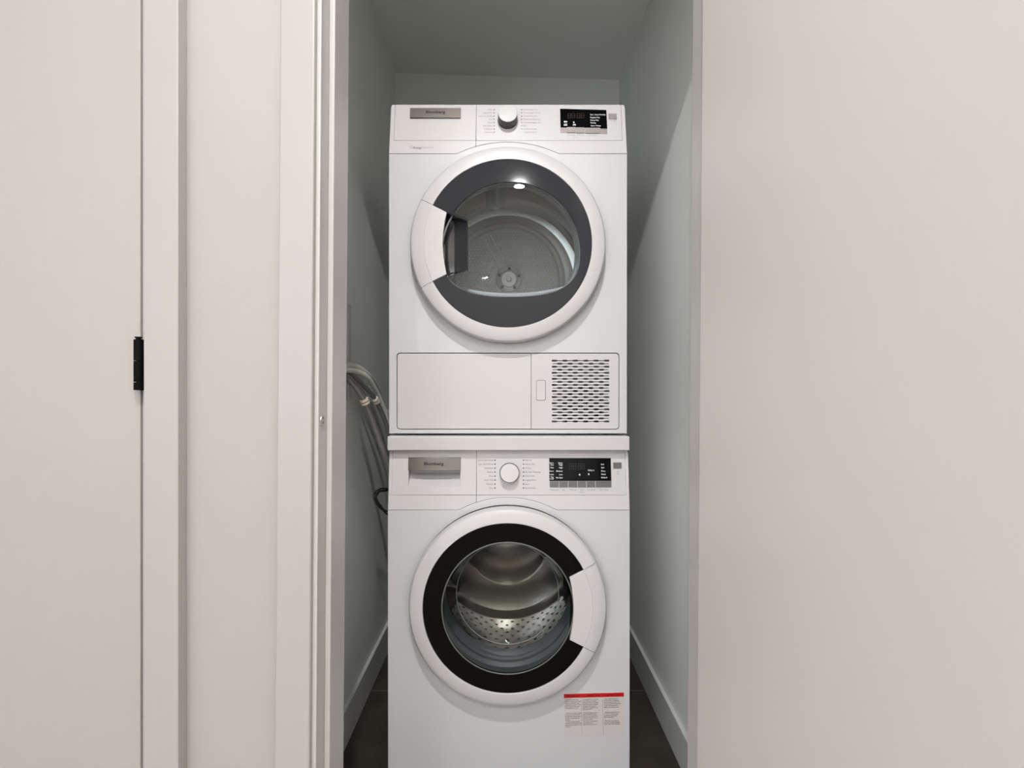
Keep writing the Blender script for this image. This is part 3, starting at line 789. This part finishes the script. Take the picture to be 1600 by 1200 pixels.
it = [('Energy', x, z, .0078, 'LEFT', 1.0, .0002)]
letters('feature_lettering_bold', it, dm.y0 + .0001, M['greyink'], dcp, dm.f)
x, z = dm.p(659, 230.4); x2, z2 = dm.p(639.5, 230)
letters('feature_lettering', [('SaverCycle', x, z, .0074, 'LEFT', .92), ('\\Q', x2, z2, .0105, 'LEFT', .75)], dm.y0 + .0001, M['lightink'], dcp, dm.f)

# lower service flap and grille
x0, x1 = low[-1][0], 0
lx0 = min(p[0] for p in low); lx1 = max(p[0] for p in low); lz0 = min(p[1] for p in low); lz1 = max(p[1] for p in low)
gap = .0019; xs = dm.p(830, 610)[0]
def half(xa, xb, ra, rb, r=.0075, n=6):
    pts = []
    z0, z1 = lz0 + gap, lz1 - gap
    def cr(cx, cz, a):
        for i in range(n + 1):
            t = a + PI / 2 * i / n; pts.append((cx + r * math.cos(t), cz + r * math.sin(t)))
    if rb: cr(xb - r, z0 + r, -PI / 2); cr(xb - r, z1 - r, 0)
    else: pts.extend([(xb, z0), (xb, z1)])
    if ra: cr(xa + r, z1 - r, PI / 2); cr(xa + r, z0 + r, PI)
    else: pts.extend([(xa, z1), (xa, z0)])
    return pts
plate('service_flap', [half(lx0 + gap, xs - .0005, True, False)], dm.y0 + .0005, .010, M['whitep'], dryer, bev=.0007)
# wavy slots cut right through the grille plate
plate('flap_gap_shade', [rrect(lx0 - .004, xs, lz0 - .004, lz1 + .004)], dm.y0 + .0145, .001, M['cavity'], dryer, bev=.0001)  # black sheet standing in for the shade in the gaps around the flap
rows_ = 21; slots = []
gx0, gx1 = dm.p(862.2, 600)[0], dm.p(952.4, 600)[0]
gz0, gz1 = dm.p(900, 563.5)[1], dm.p(900, 658.6)[1]
pitch = (gx1 - gx0 - .014) / 5
for r in range(rows_):
    zc = gz0 + (gz1 - gz0) * r / (rows_ - 1)
    ev = r % 2 == 0
    cs = [gx0 + .007 + pitch * k for k in range(6)] if ev else [gx0 + .007 + pitch * (k + .5) for k in range(5)]
    hi, lo_, hw, tp = .0023, .00085, .0040, .0034
    top = []
    xa, xb = (gx0, gx1) if ev else (gx0 + .0022, gx1 - .0022)
    if not ev: top.append((xa, lo_))
    for k, cxx in enumerate(cs):
        if ev and k == 0: top += [(cxx - .0070, .0006), (cxx - .0058, hi), (cxx + hw, hi), (cxx + hw + tp, lo_)]
        elif ev and k == len(cs) - 1: top += [(cxx - hw - tp, lo_), (cxx - hw, hi), (cxx + .0058, hi), (cxx + .0070, .0006)]
        else: top += [(cxx - hw - tp, lo_), (cxx - hw, hi), (cxx + hw, hi), (cxx + hw + tp, lo_)]
    if not ev: top.append((xb, lo_))
    slots.append([(a_, zc + h_) for a_, h_ in top] + [(a_, zc - h_) for a_, h_ in reversed(top)])
gb = dm.rr(838.3, 594.4, 852.2, 625.3, .0042)
gbo = dm.rr(837.75, 593.85, 852.75, 625.85, .0046)
gri = plate('vent_grille', [half(xs + .0005, lx1 - gap, False, True), gbo] + slots, dm.y0 + .0005, .004, M['whitep'], dryer, bev=.00012)
plate('latch_button', [gb], dm.y0 + .0004, .004, M['whitep'], gri, bev=.0005)
cc = dm.p(910, 640)
plate('grille_backing', [rrect(xs + .004, lx1 - .006, lz0 + .004, lz1 - .004), [(cc[0] + .052 * math.cos(2 * PI * i / 40), cc[1] + .002 + .060 * math.sin(2 * PI * i / 40)) for i in range(40)]], dm.y0 + .0105, .002, M['grillback'], gri, bev=.0001)
box('grille_cavity', xs + .002, lx1 - .003, dm.y0 + .045, dm.y0 + .047, lz0 + .002, lz1 - .002, M['cavity'], gri)
# condenser fins glimpsed behind the slots
bm = bmesh.new()
for i in range(9):
    a_ = math.radians(20 + i * 17.5); r0, r1 = .010, .055
    ca, sa = math.cos(a_), math.sin(a_)
    add_box(bm, -.0012, .0012, dm.y0 + .030, dm.y0 + .034, 0, r1)
    for v in bm.verts[-8:] if False else [v for v in bm.verts if not v.tag]:
        xx, zz = v.co.x, v.co.z; v.co.x = cc[0] + xx * sa + zz * ca; v.co.z = cc[1] - .02 - xx * ca + zz * sa; v.tag = True
from_bm('grille_fins', bm, M['grillback'], gri, sharp=0)

# dryer door
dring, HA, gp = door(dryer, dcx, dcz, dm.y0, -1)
yf = dm.y0 - .044
# D-shaped window outline
wx, wz = P(798, 396, 1.262)
def dshape(s=1.0, n=96, dzt=0.0):
    pts = []
    for i in range(n):
        a_ = 2 * PI * i / n; ca, sa = math.cos(a_), math.sin(a_)
        if sa >= 0: r_ = .1690; x_, z_ = r_ * ca, .1690 * sa
        else:
            e = 2 / 2.75
            x_ = .1690 * (abs(ca) ** e) * (1 if ca > 0 else -1); z_ = -.1100 * (abs(sa) ** e)
        pts.append((wx + x_ * s, wz + z_ * s + dzt))
    return pts
# finger pocket beside the handle
pk = [P(701.5, 333.5, 1.24), P(729, 345, 1.24), P(729.5, 419.5, 1.24), P(701.5, 433.5, 1.24)]
def ring_notched(R, inner, pocket):
    out = []; n = 100; a0 = PI + HA + .004; a1 = PI + 2 * PI - HA - .004
    for i in range(n + 1):
        a_ = a0 + (a1 - a0) * i / n; out.append((dcx + R * math.cos(a_), dcz + R * math.sin(a_)))
    rn = .1668
    up = (dcx - rn * math.cos(HA), dcz + rn * math.sin(HA)); dn = (dcx - rn * math.cos(HA), dcz - rn * math.sin(HA))
    if pocket: out += [up, pk[1], pk[2], dn]
    else: out += [up, (up[0] - .004, dcz), dn]
    return out
bz = [ring_notched(.2032, None, True)]
def bez_inner():
    # window outline with the pocket subtracted: clamp points to the right of the pocket
    out = []
    for x_, z_ in dshape(1.0):
        if x_ < pk[1][0] + .003 and pk[2][1] - .012 < z_ < pk[1][1] + .012: continue
        out.append((x_, z_))
    # find the break and insert pocket corners
    res = []
    for i, p_ in enumerate(out):
        res.append(p_)
        q_ = out[(i + 1) % len(out)]
        if math.dist(p_, q_) > .05:
            hi_, lo2 = (pk[1][0] + .003, pk[1][1] + .004), (pk[2][0] + .003, pk[2][1] - .004)
            res += [hi_, lo2] if p_[1] > q_[1] else [lo2, hi_]
    return res
plate('door_glass', [bez_inner()], yf + .0028, .0026, M['clear'], dring, bev=.0003)
plate('door_bezel', bz + [bez_inner()], yf + .0022, .0034, M['smoke'], dring, bev=.0003)
# glossy pocket: tray with inner step
bm = bmesh.new()
gx = P(701, 383, 1.24)[0] + .001
outer = [(gx - .014, pk[0][1] + .004), (pk[1][0], pk[1][1]), (pk[2][0], pk[2][1]), (gx - .014, pk[3][1] - .004)]
V0 = [bm.verts.new((x_, yf + .0015, z_)) for x_, z_ in outer]
V1 = [bm.verts.new((x_, yf + (.034 if i in (0, 3) else .018), z_)) for i, (x_, z_) in enumerate(outer)]
midt, midb = bm.verts.new((gx + .010, yf + .032, (pk[0][1] + pk[1][1]) / 2)), bm.verts.new((gx + .010, yf + .032, (pk[2][1] + pk[3][1]) / 2))
for i in (0, 1, 2): bm.faces.new((V0[i], V0[i + 1], V1[i + 1], V1[i]))
bm.faces.new((V1[0], midt, midb, V1[3])); bm.faces.new((midt, V1[1], V1[2], midb))
bm.faces.new((V1[0], V1[1], midt)) ; bm.faces.new((V1[3], midb, V1[2]))
from_bm('finger_pocket', bm, M['gpock'], dring, sharp=15)
lathe('door_liner', [(.2040, yf + .003), (.2030, yf + .034), (.196, yf + .044)], dcx, dcz, M['smoke'], dring)
# clear window bowl bulging into the drum
def loft(name, stages, m, parent, sharp=60, cap=True):
    bm = bmesh.new(); rings = []
    for s, y, dz in stages: rings.append([bm.verts.new((x_, y, z_)) for x_, z_ in dshape(s, dzt=dz)])
    for A, B in zip(rings, rings[1:]):
        for k_ in range(len(A)): bm.faces.new((A[k_], A[(k_ + 1) % len(A)], B[(k_ + 1) % len(A)], B[k_]))
    if cap: bm.faces.new(rings[-1])
    return from_bm(name, bm, m, parent, sharp)
yb_ = yf + .0125
loft('window_bowl', [(1.02, yb_, 0), (1.0, yb_ + .002, 0), (.985, yb_ + .012, 0), (.965, yb_ + .020, .001), (.955, yb_ + .030, .002), (.93, yb_ + .046, .003), (.89, yb_ + .054, .004), (.60, yb_ + .061, .004), (.3, yb_ + .064, .004)], M['bowlglass'], dring, sharp=25)
loft('window_bowl_rim', [(1.01, yb_ - .0005, 0), (1.0, yb_ - .0015, 0), (.988, yb_ - .001, 0), (.982, yb_ + .003, 0)], M['rimplastic'], dring, cap=False)

# drum, front bulkhead, lint filter
fy = dm.y0 + .050
bh = lathe('front_bulkhead', [(.200, dm.y0 + .013), (.196, dm.y0 + .030), (.180, fy - .008), (.176, fy + .012), (.180, fy + .022), (.268, fy + .024)], dcx, dcz, M['bulk'], dryer)
# lint filter housing: curved pale lip with slots at the bottom of the window
FY = fy - .014
def fz(t): return 1.2215 + .032 * t * t
bm = bmesh.new(); NS = 40; A_ = []
for i in range(NS + 1):
    t = i / NS * 2 - 1; x_ = wx + .160 * t; th = .0185 * (1 - .45 * t * t)
    A_.append([bm.verts.new(c_) for c_ in ((x_, FY + .03, fz(t) - .004), (x_, FY + .001, fz(t)), (x_, FY, fz(t) + th * .5), (x_, FY + .001, fz(t) + th * .9), (x_, FY + .004, fz(t) + th), (x_, FY + .036, fz(t) + th + .002))])
for A, B in zip(A_, A_[1:]):
    for k_ in range(5): bm.faces.new((A[k_], B[k_], B[k_ + 1], A[k_ + 1]))
flt = from_bm('lint_filter', bm, M['whitep'], dryer, sharp=40)
bm = bmesh.new()
for i in range(46):
    t = ((i + .5) / 46 * 2 - 1) * .86
    if abs(t) < .13: continue
    x_ = wx + .160 * t; zc_ = fz(t) + .0055
    bm.faces.new([bm.verts.new((x_ + u_, FY - .0006, zc_ + v_)) for u_, v_ in ((-.0016, -.0020), (.0016, -.0020), (.0016, .0026), (-.0016, .0026))])
o = from_bm('filter_slots', bm, M['greyink'], flt, sharp=0, recalc=False); o['kind'] = 'stuff'
dy0, dy1, DR = fy + .022, fy + .47, .272
ddr = lathe('drum', [(.200, dy0), (DR - .012, dy0 + .004), (DR, dy0 + .03), (DR, dy0 + .10), (DR - .006, dy0 + .115), (DR - .006, dy0 + .2), (DR, dy0 + .215), (DR, dy1 - .03), (DR - .014, dy1 - .006), (.235, dy1)], dcx, dcz + .015, M['steel'], dryer)
hx, hz = P(795, 437, dy1 + .0); bx_, bz_ = dcx, dcz + .015
bw = lathe('drum_back', [(.236, dy1), (.205, dy1 - .004), (.200, dy1 - .010), (.196, dy1 - .004), (.186, dy1 - .004), (.182, dy1 - .010), (.178, dy1 - .006), (.06, dy1 - .002), (.0001, dy1 - .002)], bx_, hz, M['steelback'], dryer)
bm = bmesh.new()
dotn = 0
for i in range(-26, 27):
    for k_ in range(-26, 27):
        x_ = hx + (i + .5 * (k_ % 2)) * .0120; z_ = hz + k_ * .0104
        r_ = math.hypot(x_ - bx_, z_ - hz)
        if r_ > .172 or r_ < .045: continue
        aa = math.degrees(math.atan2(z_ - hz, x_ - hx)) % 360
        if abs(aa - 117) < 5.5 and r_ < .165: continue
        c_ = Vector((x_, dy1 - .0066, z_)); tip = bm.verts.new(c_ - Vector((0, .0022, 0)))
        rg = [bm.verts.new(c_ + Vector((.0030 * math.cos(q * PI / 3), .002, .0030 * math.sin(q * PI / 3)))) for q in range(6)]
        for q in range(6): bm.faces.new((rg[q], rg[(q + 1) % 6], tip))
o = from_bm('drum_dimples', bm, M['dot'], dryer, sharp=60); o['kind'] = 'stuff'; o.parent = bw
# hub cap with bolts, and a pressed spoke running up to the left
bm = bmesh.new(); lathe_bm(bm, [(.046, dy1 - .004), (.043, dy1 - .012), (.030, dy1 - .015), (.026, dy1 - .010), (.010, dy1 - .010), (.008, dy1 - .018), (.0001, dy1 - .019)], hx, hz, seg=40)
hub = from_bm('drum_hub', bm, M['dot'], bw, sharp=40)
for q in range(5):
    a_ = math.radians(35 + q * 72 - 20)
    bm = bmesh.new(); lathe_bm(bm, [(.0055, dy1 - .012), (.0050, dy1 - .017), (.0001, dy1 - .0175)], hx + .036 * math.cos(a_), hz + .036 * math.sin(a_), seg=14)
    from_bm('hub_bolt', bm, M['knobdark'], bw, sharp=40)
bm = bmesh.new()
sa_, ca_ = math.sin(math.radians(117)), math.cos(math.radians(117))
for off in (-.012, .012):
    add_box(bm, off - .0025, off + .0025, dy1 - .012, dy1 - .004, .045, .168, bev=.001, seg=1)
for v in bm.verts:
    xx, zz = v.co.x, v.co.z; v.co.x = hx + xx * sa_ + zz * ca_; v.co.z = hz - xx * ca_ + zz * sa_
from_bm('drum_spoke', bm, M['dot'], bw, sharp=30)
for a in (math.radians(98), math.radians(218), math.radians(338)):
    bm = bmesh.new(); sec = []
    for i in range(11):
        t = i / 10; yy = dy0 + .02 + t * (dy1 - dy0 - .05); hh = .050 * min(1, .4 + 2 * t, .4 + 2 * (1 - t))
        ring = []
        for rr_, ww in ((DR, -.034), (DR - hh * .7, -.018), (DR - hh, -.005), (DR - hh, .005), (DR - hh * .7, .018), (DR, .034)):
            aa = a + ww / DR
            ring.append(bm.verts.new((dcx + rr_ * math.cos(aa), yy, dcz + .015 + rr_ * math.sin(aa))))
        sec.append(ring)
    for A, B in zip(sec, sec[1:]):
        for k_ in range(5): bm.faces.new((A[k_], A[k_ + 1], B[k_ + 1], B[k_]))
    bm.faces.new(sec[0]); bm.faces.new(sec[-1])
    from_bm('drum_paddle', bm, M['paddle'], dryer, sharp=50)
# short feet pads resting on the stacking kit
for x in (dx0 + .05, dx1 - .05):
    for y in (dm.y0 + .06, dm.y0 + .50):
        bm = bmesh.new(); bmesh.ops.create_cone(bm, cap_ends=True, segments=20, radius1=.018, radius2=.018, depth=.0052, matrix=Matrix.Translation((x, y, .8780)))
        from_bm('foot', bm, M['gasket'], dryer)

# ================================================================== plumbing in the left gap
ob_ = thing('washer_outlet_box', 'pale plastic plumbing outlet box set in the left closet wall behind the door frame', 'outlet box')
plate_me = None
bm = bmesh.new()
fr = .028
for b_ in ((XL, XL + .004, oy0 - .02, oy0 + .004, oz0 - fr, oz1 + fr), (XL, XL + .004, oy1 - .003, oy1 + fr, oz0 - fr, oz1 + fr), (XL, XL + .004, oy0 + .004, oy1 - .003, oz1 - .003, oz1 + fr), (XL, XL + .004, oy0 + .004, oy1 - .003, oz0 - fr, oz0 + .003)):
    add_box(bm, *b_, bev=.001)
from_bm('flange', bm, M['boxp'], ob_)
t_ = .003
boxes('recess', [(XL - .085, XL - .082, oy0, oy1, oz0, oz1), (XL - .082, XL, oy0, oy0 + t_, oz0, oz1), (XL - .082, XL, oy1 - t_, oy1, oz0, oz1), (XL - .082, XL, oy0, oy1, oz0, oz0 + t_), (XL - .082, XL, oy0, oy1, oz1 - t_, oz1)], M['boxp'], ob_)
for k_, (yy, hm) in enumerate(((1.335, 'hot'), (1.375, 'cold'))):
    bm = bmesh.new()
    for (za, zb, r_) in ((1.060, 1.100, .0095), (1.100, 1.135, .012), (1.135, 1.150, .007)):
        bmesh.ops.create_cone(bm, cap_ends=True, segments=18, radius1=r_, radius2=r_, depth=zb - za, matrix=Matrix.Translation((XL - .035, yy, (za + zb) / 2)))
    v_ = from_bm('valve', bm, M['brass'], ob_)
    box('valve_handle', XL - .045, XL - .010, yy - .005, yy + .005, 1.150, 1.158, M[hm], v_, bev=.002)

drain = tube('drain_hose', [(XL - .03, 1.415, 1.0), (XL - .020, 1.418, 1.035), (XL + .004, 1.425, 1.055), H(545, 571.5, 1.462), H(556, 574, 1.50), H(566, 580, 1.54), H(577, 590, 1.60), H(588, 606, 1.68), H(600, 640, 1.76), (-0.375, 1.84, .86), (-0.30, 1.93, .70), (-0.22, 1.955, .55), (-.15, 1.93, .45)], .0105, M['hosegrey'], n=26, seg=14, ridge=(.0035, .05))
drain['label'] = 'grey ribbed drain hose, uppermost of the hoses leaving the outlet box'; drain['category'] = 'hose'
cond = tube('condensate_hose', [(XL - .022, 1.392, 1.0), (XL - .020, 1.396, 1.03), (XL + .006, 1.400, 1.043), H(552, 579.5, 1.463), H(564, 583, 1.50), H(573, 589, 1.53), H(580, 598, 1.56), H(588, 612, 1.60), H(596, 630, 1.64), H(603, 650, 1.68), H(611, 690, 1.74), (-.36, 1.86, .76), (-.28, 1.94, .70), (-.18, 1.96, .75)], .0078, M['hosepale'], n=12, seg=14)
cond['label'] = 'smooth pale green-grey hose with a cable tie, next to the ribbed hose'; cond['category'] = 'hose'
tp = Vector(H(578, 594.5, 1.547))
bm = bmesh.new(); tb = bmesh.ops.create_cone(bm, cap_ends=False, segments=18, radius1=.0092, radius2=.0092, depth=.004)
dirv = (Vector(H(588, 612, 1.60)) - Vector(H(573, 589, 1.53))).normalized()
bm.transform(Matrix.Translation(tp) @ Vector((0, 0, 1)).rotation_difference(dirv).to_matrix().to_4x4())
ct = from_bm('cable_tie', bm, M['hosepale'], cond)
tube('cable_tie_tail', [tp + Vector((-.004, 0, -.008)), tp + Vector((-.012, -.002, -.011)), tp + Vector((-.026, -.004, -.010))], .0016, M['hosepale'], ct, n=4, seg=6)
hA = [(XL - .035, 1.375, 1.062), (XL - .034, 1.380, 1.045), (XL - .012, 1.400, 1.042), H(541.5, 579.5, 1.440), H(556, 591, 1.475), H(570, 605, 1.52), H(580, 616, 1.55), H(587, 625.5, 1.57), H(596, 644, 1.60), H(604, 664, 1.63), H(614, 700, 1.68), (-.33, 1.80, .70), (-.27, 1.92, .66), (-.2, 1.95, .70), (-.19, 1.90, .70)]
hB = [(XL - .035, 1.335, 1.062), (XL - .034, 1.340, 1.030), (XL - .016, 1.365, 1.028), H(540, 588, 1.425), H(551, 598, 1.445), H(561, 611, 1.46), H(570, 627, 1.475), H(578, 645, 1.49), H(586, 667, 1.505), H(594, 690, 1.52), H(603, 716, 1.54), H(616, 752, 1.60), (-.31, 1.78, .62), (-.26, 1.92, .60), (-.17, 1.95, .66), (-.16, 1.90, .67)]
for pts, r_, lab, ci in ((hA, .0072, 'thin dark glossy supply hose with an ivory clip, the one nearer the pale hose', 7), (hB, .0092, 'thicker grey glossy supply hose with an ivory clip, lowest hose from the outlet box', 6)):
    h_ = tube('supply_hose', pts, r_, M['hosedark'], n=10, seg=14); h_['label'] = lab; h_['category'] = 'hose'; h_['group'] = 'water supply hoses'
    P_ = Vector(pts[ci]); dv = (Vector(pts[ci + 1]) - Vector(pts[ci - 1])).normalized()
    side_v = dv.cross(Vector((0, 1, 0))).normalized()
    MM = Matrix.Translation(P_) @ Vector((0, 0, 1)).rotation_difference(dv).to_matrix().to_4x4()
    bm = bmesh.new()
    for dz in (-.0045, .0045):
        bmesh.ops.create_cone(bm, cap_ends=True, segments=20, radius1=r_ + .0040, radius2=r_ + .0040, depth=.0068, matrix=Matrix.Translation((0, 0, dz)))
    add_box(bm, -r_ - .009, -r_ - .002, -.004, .004, -.0085, .0085, bev=.001)
    bm.transform(MM); cl = from_bm('hose_clip', bm, M['clip'], h_)
    bm = bmesh.new(); bmesh.ops.create_cone(bm, cap_ends=True, segments=20, radius1=r_ + .0036, radius2=r_ + .0036, depth=.0022); bm.transform(MM)
    from_bm('clip_slot', bm, M['cavity'], cl)
cord = tube('power_cord', [(-.20, 1.885, .70), (-.25, 1.90, .74), H(620, 764, 1.66), H(606, 763.5, 1.60), H(594, 764, 1.55), H(586, 770, 1.53), H(584.5, 778, 1.52), H(589, 788, 1.53), H(598, 796.5, 1.56), H(610, 803, 1.60), (-.33, 1.72, .62), (-.325, 1.76, .655), (-.34, 1.70, .668), H(604, 766.5, 1.60), H(594, 767.5, 1.56), H(588.5, 774, 1.54), H(588.5, 780, 1.535), H(594, 789, 1.55), H(606, 799, 1.58), (-.32, 1.78, .56), (-.26, 1.93, .40), (-.24, 1.96, .06), (-.22, 2.02, .012)], .0030, M['cord'], n=10, seg=10)
cord['label'] = 'black power cord looping out beside the washing machine'; cord['category'] = 'cord'
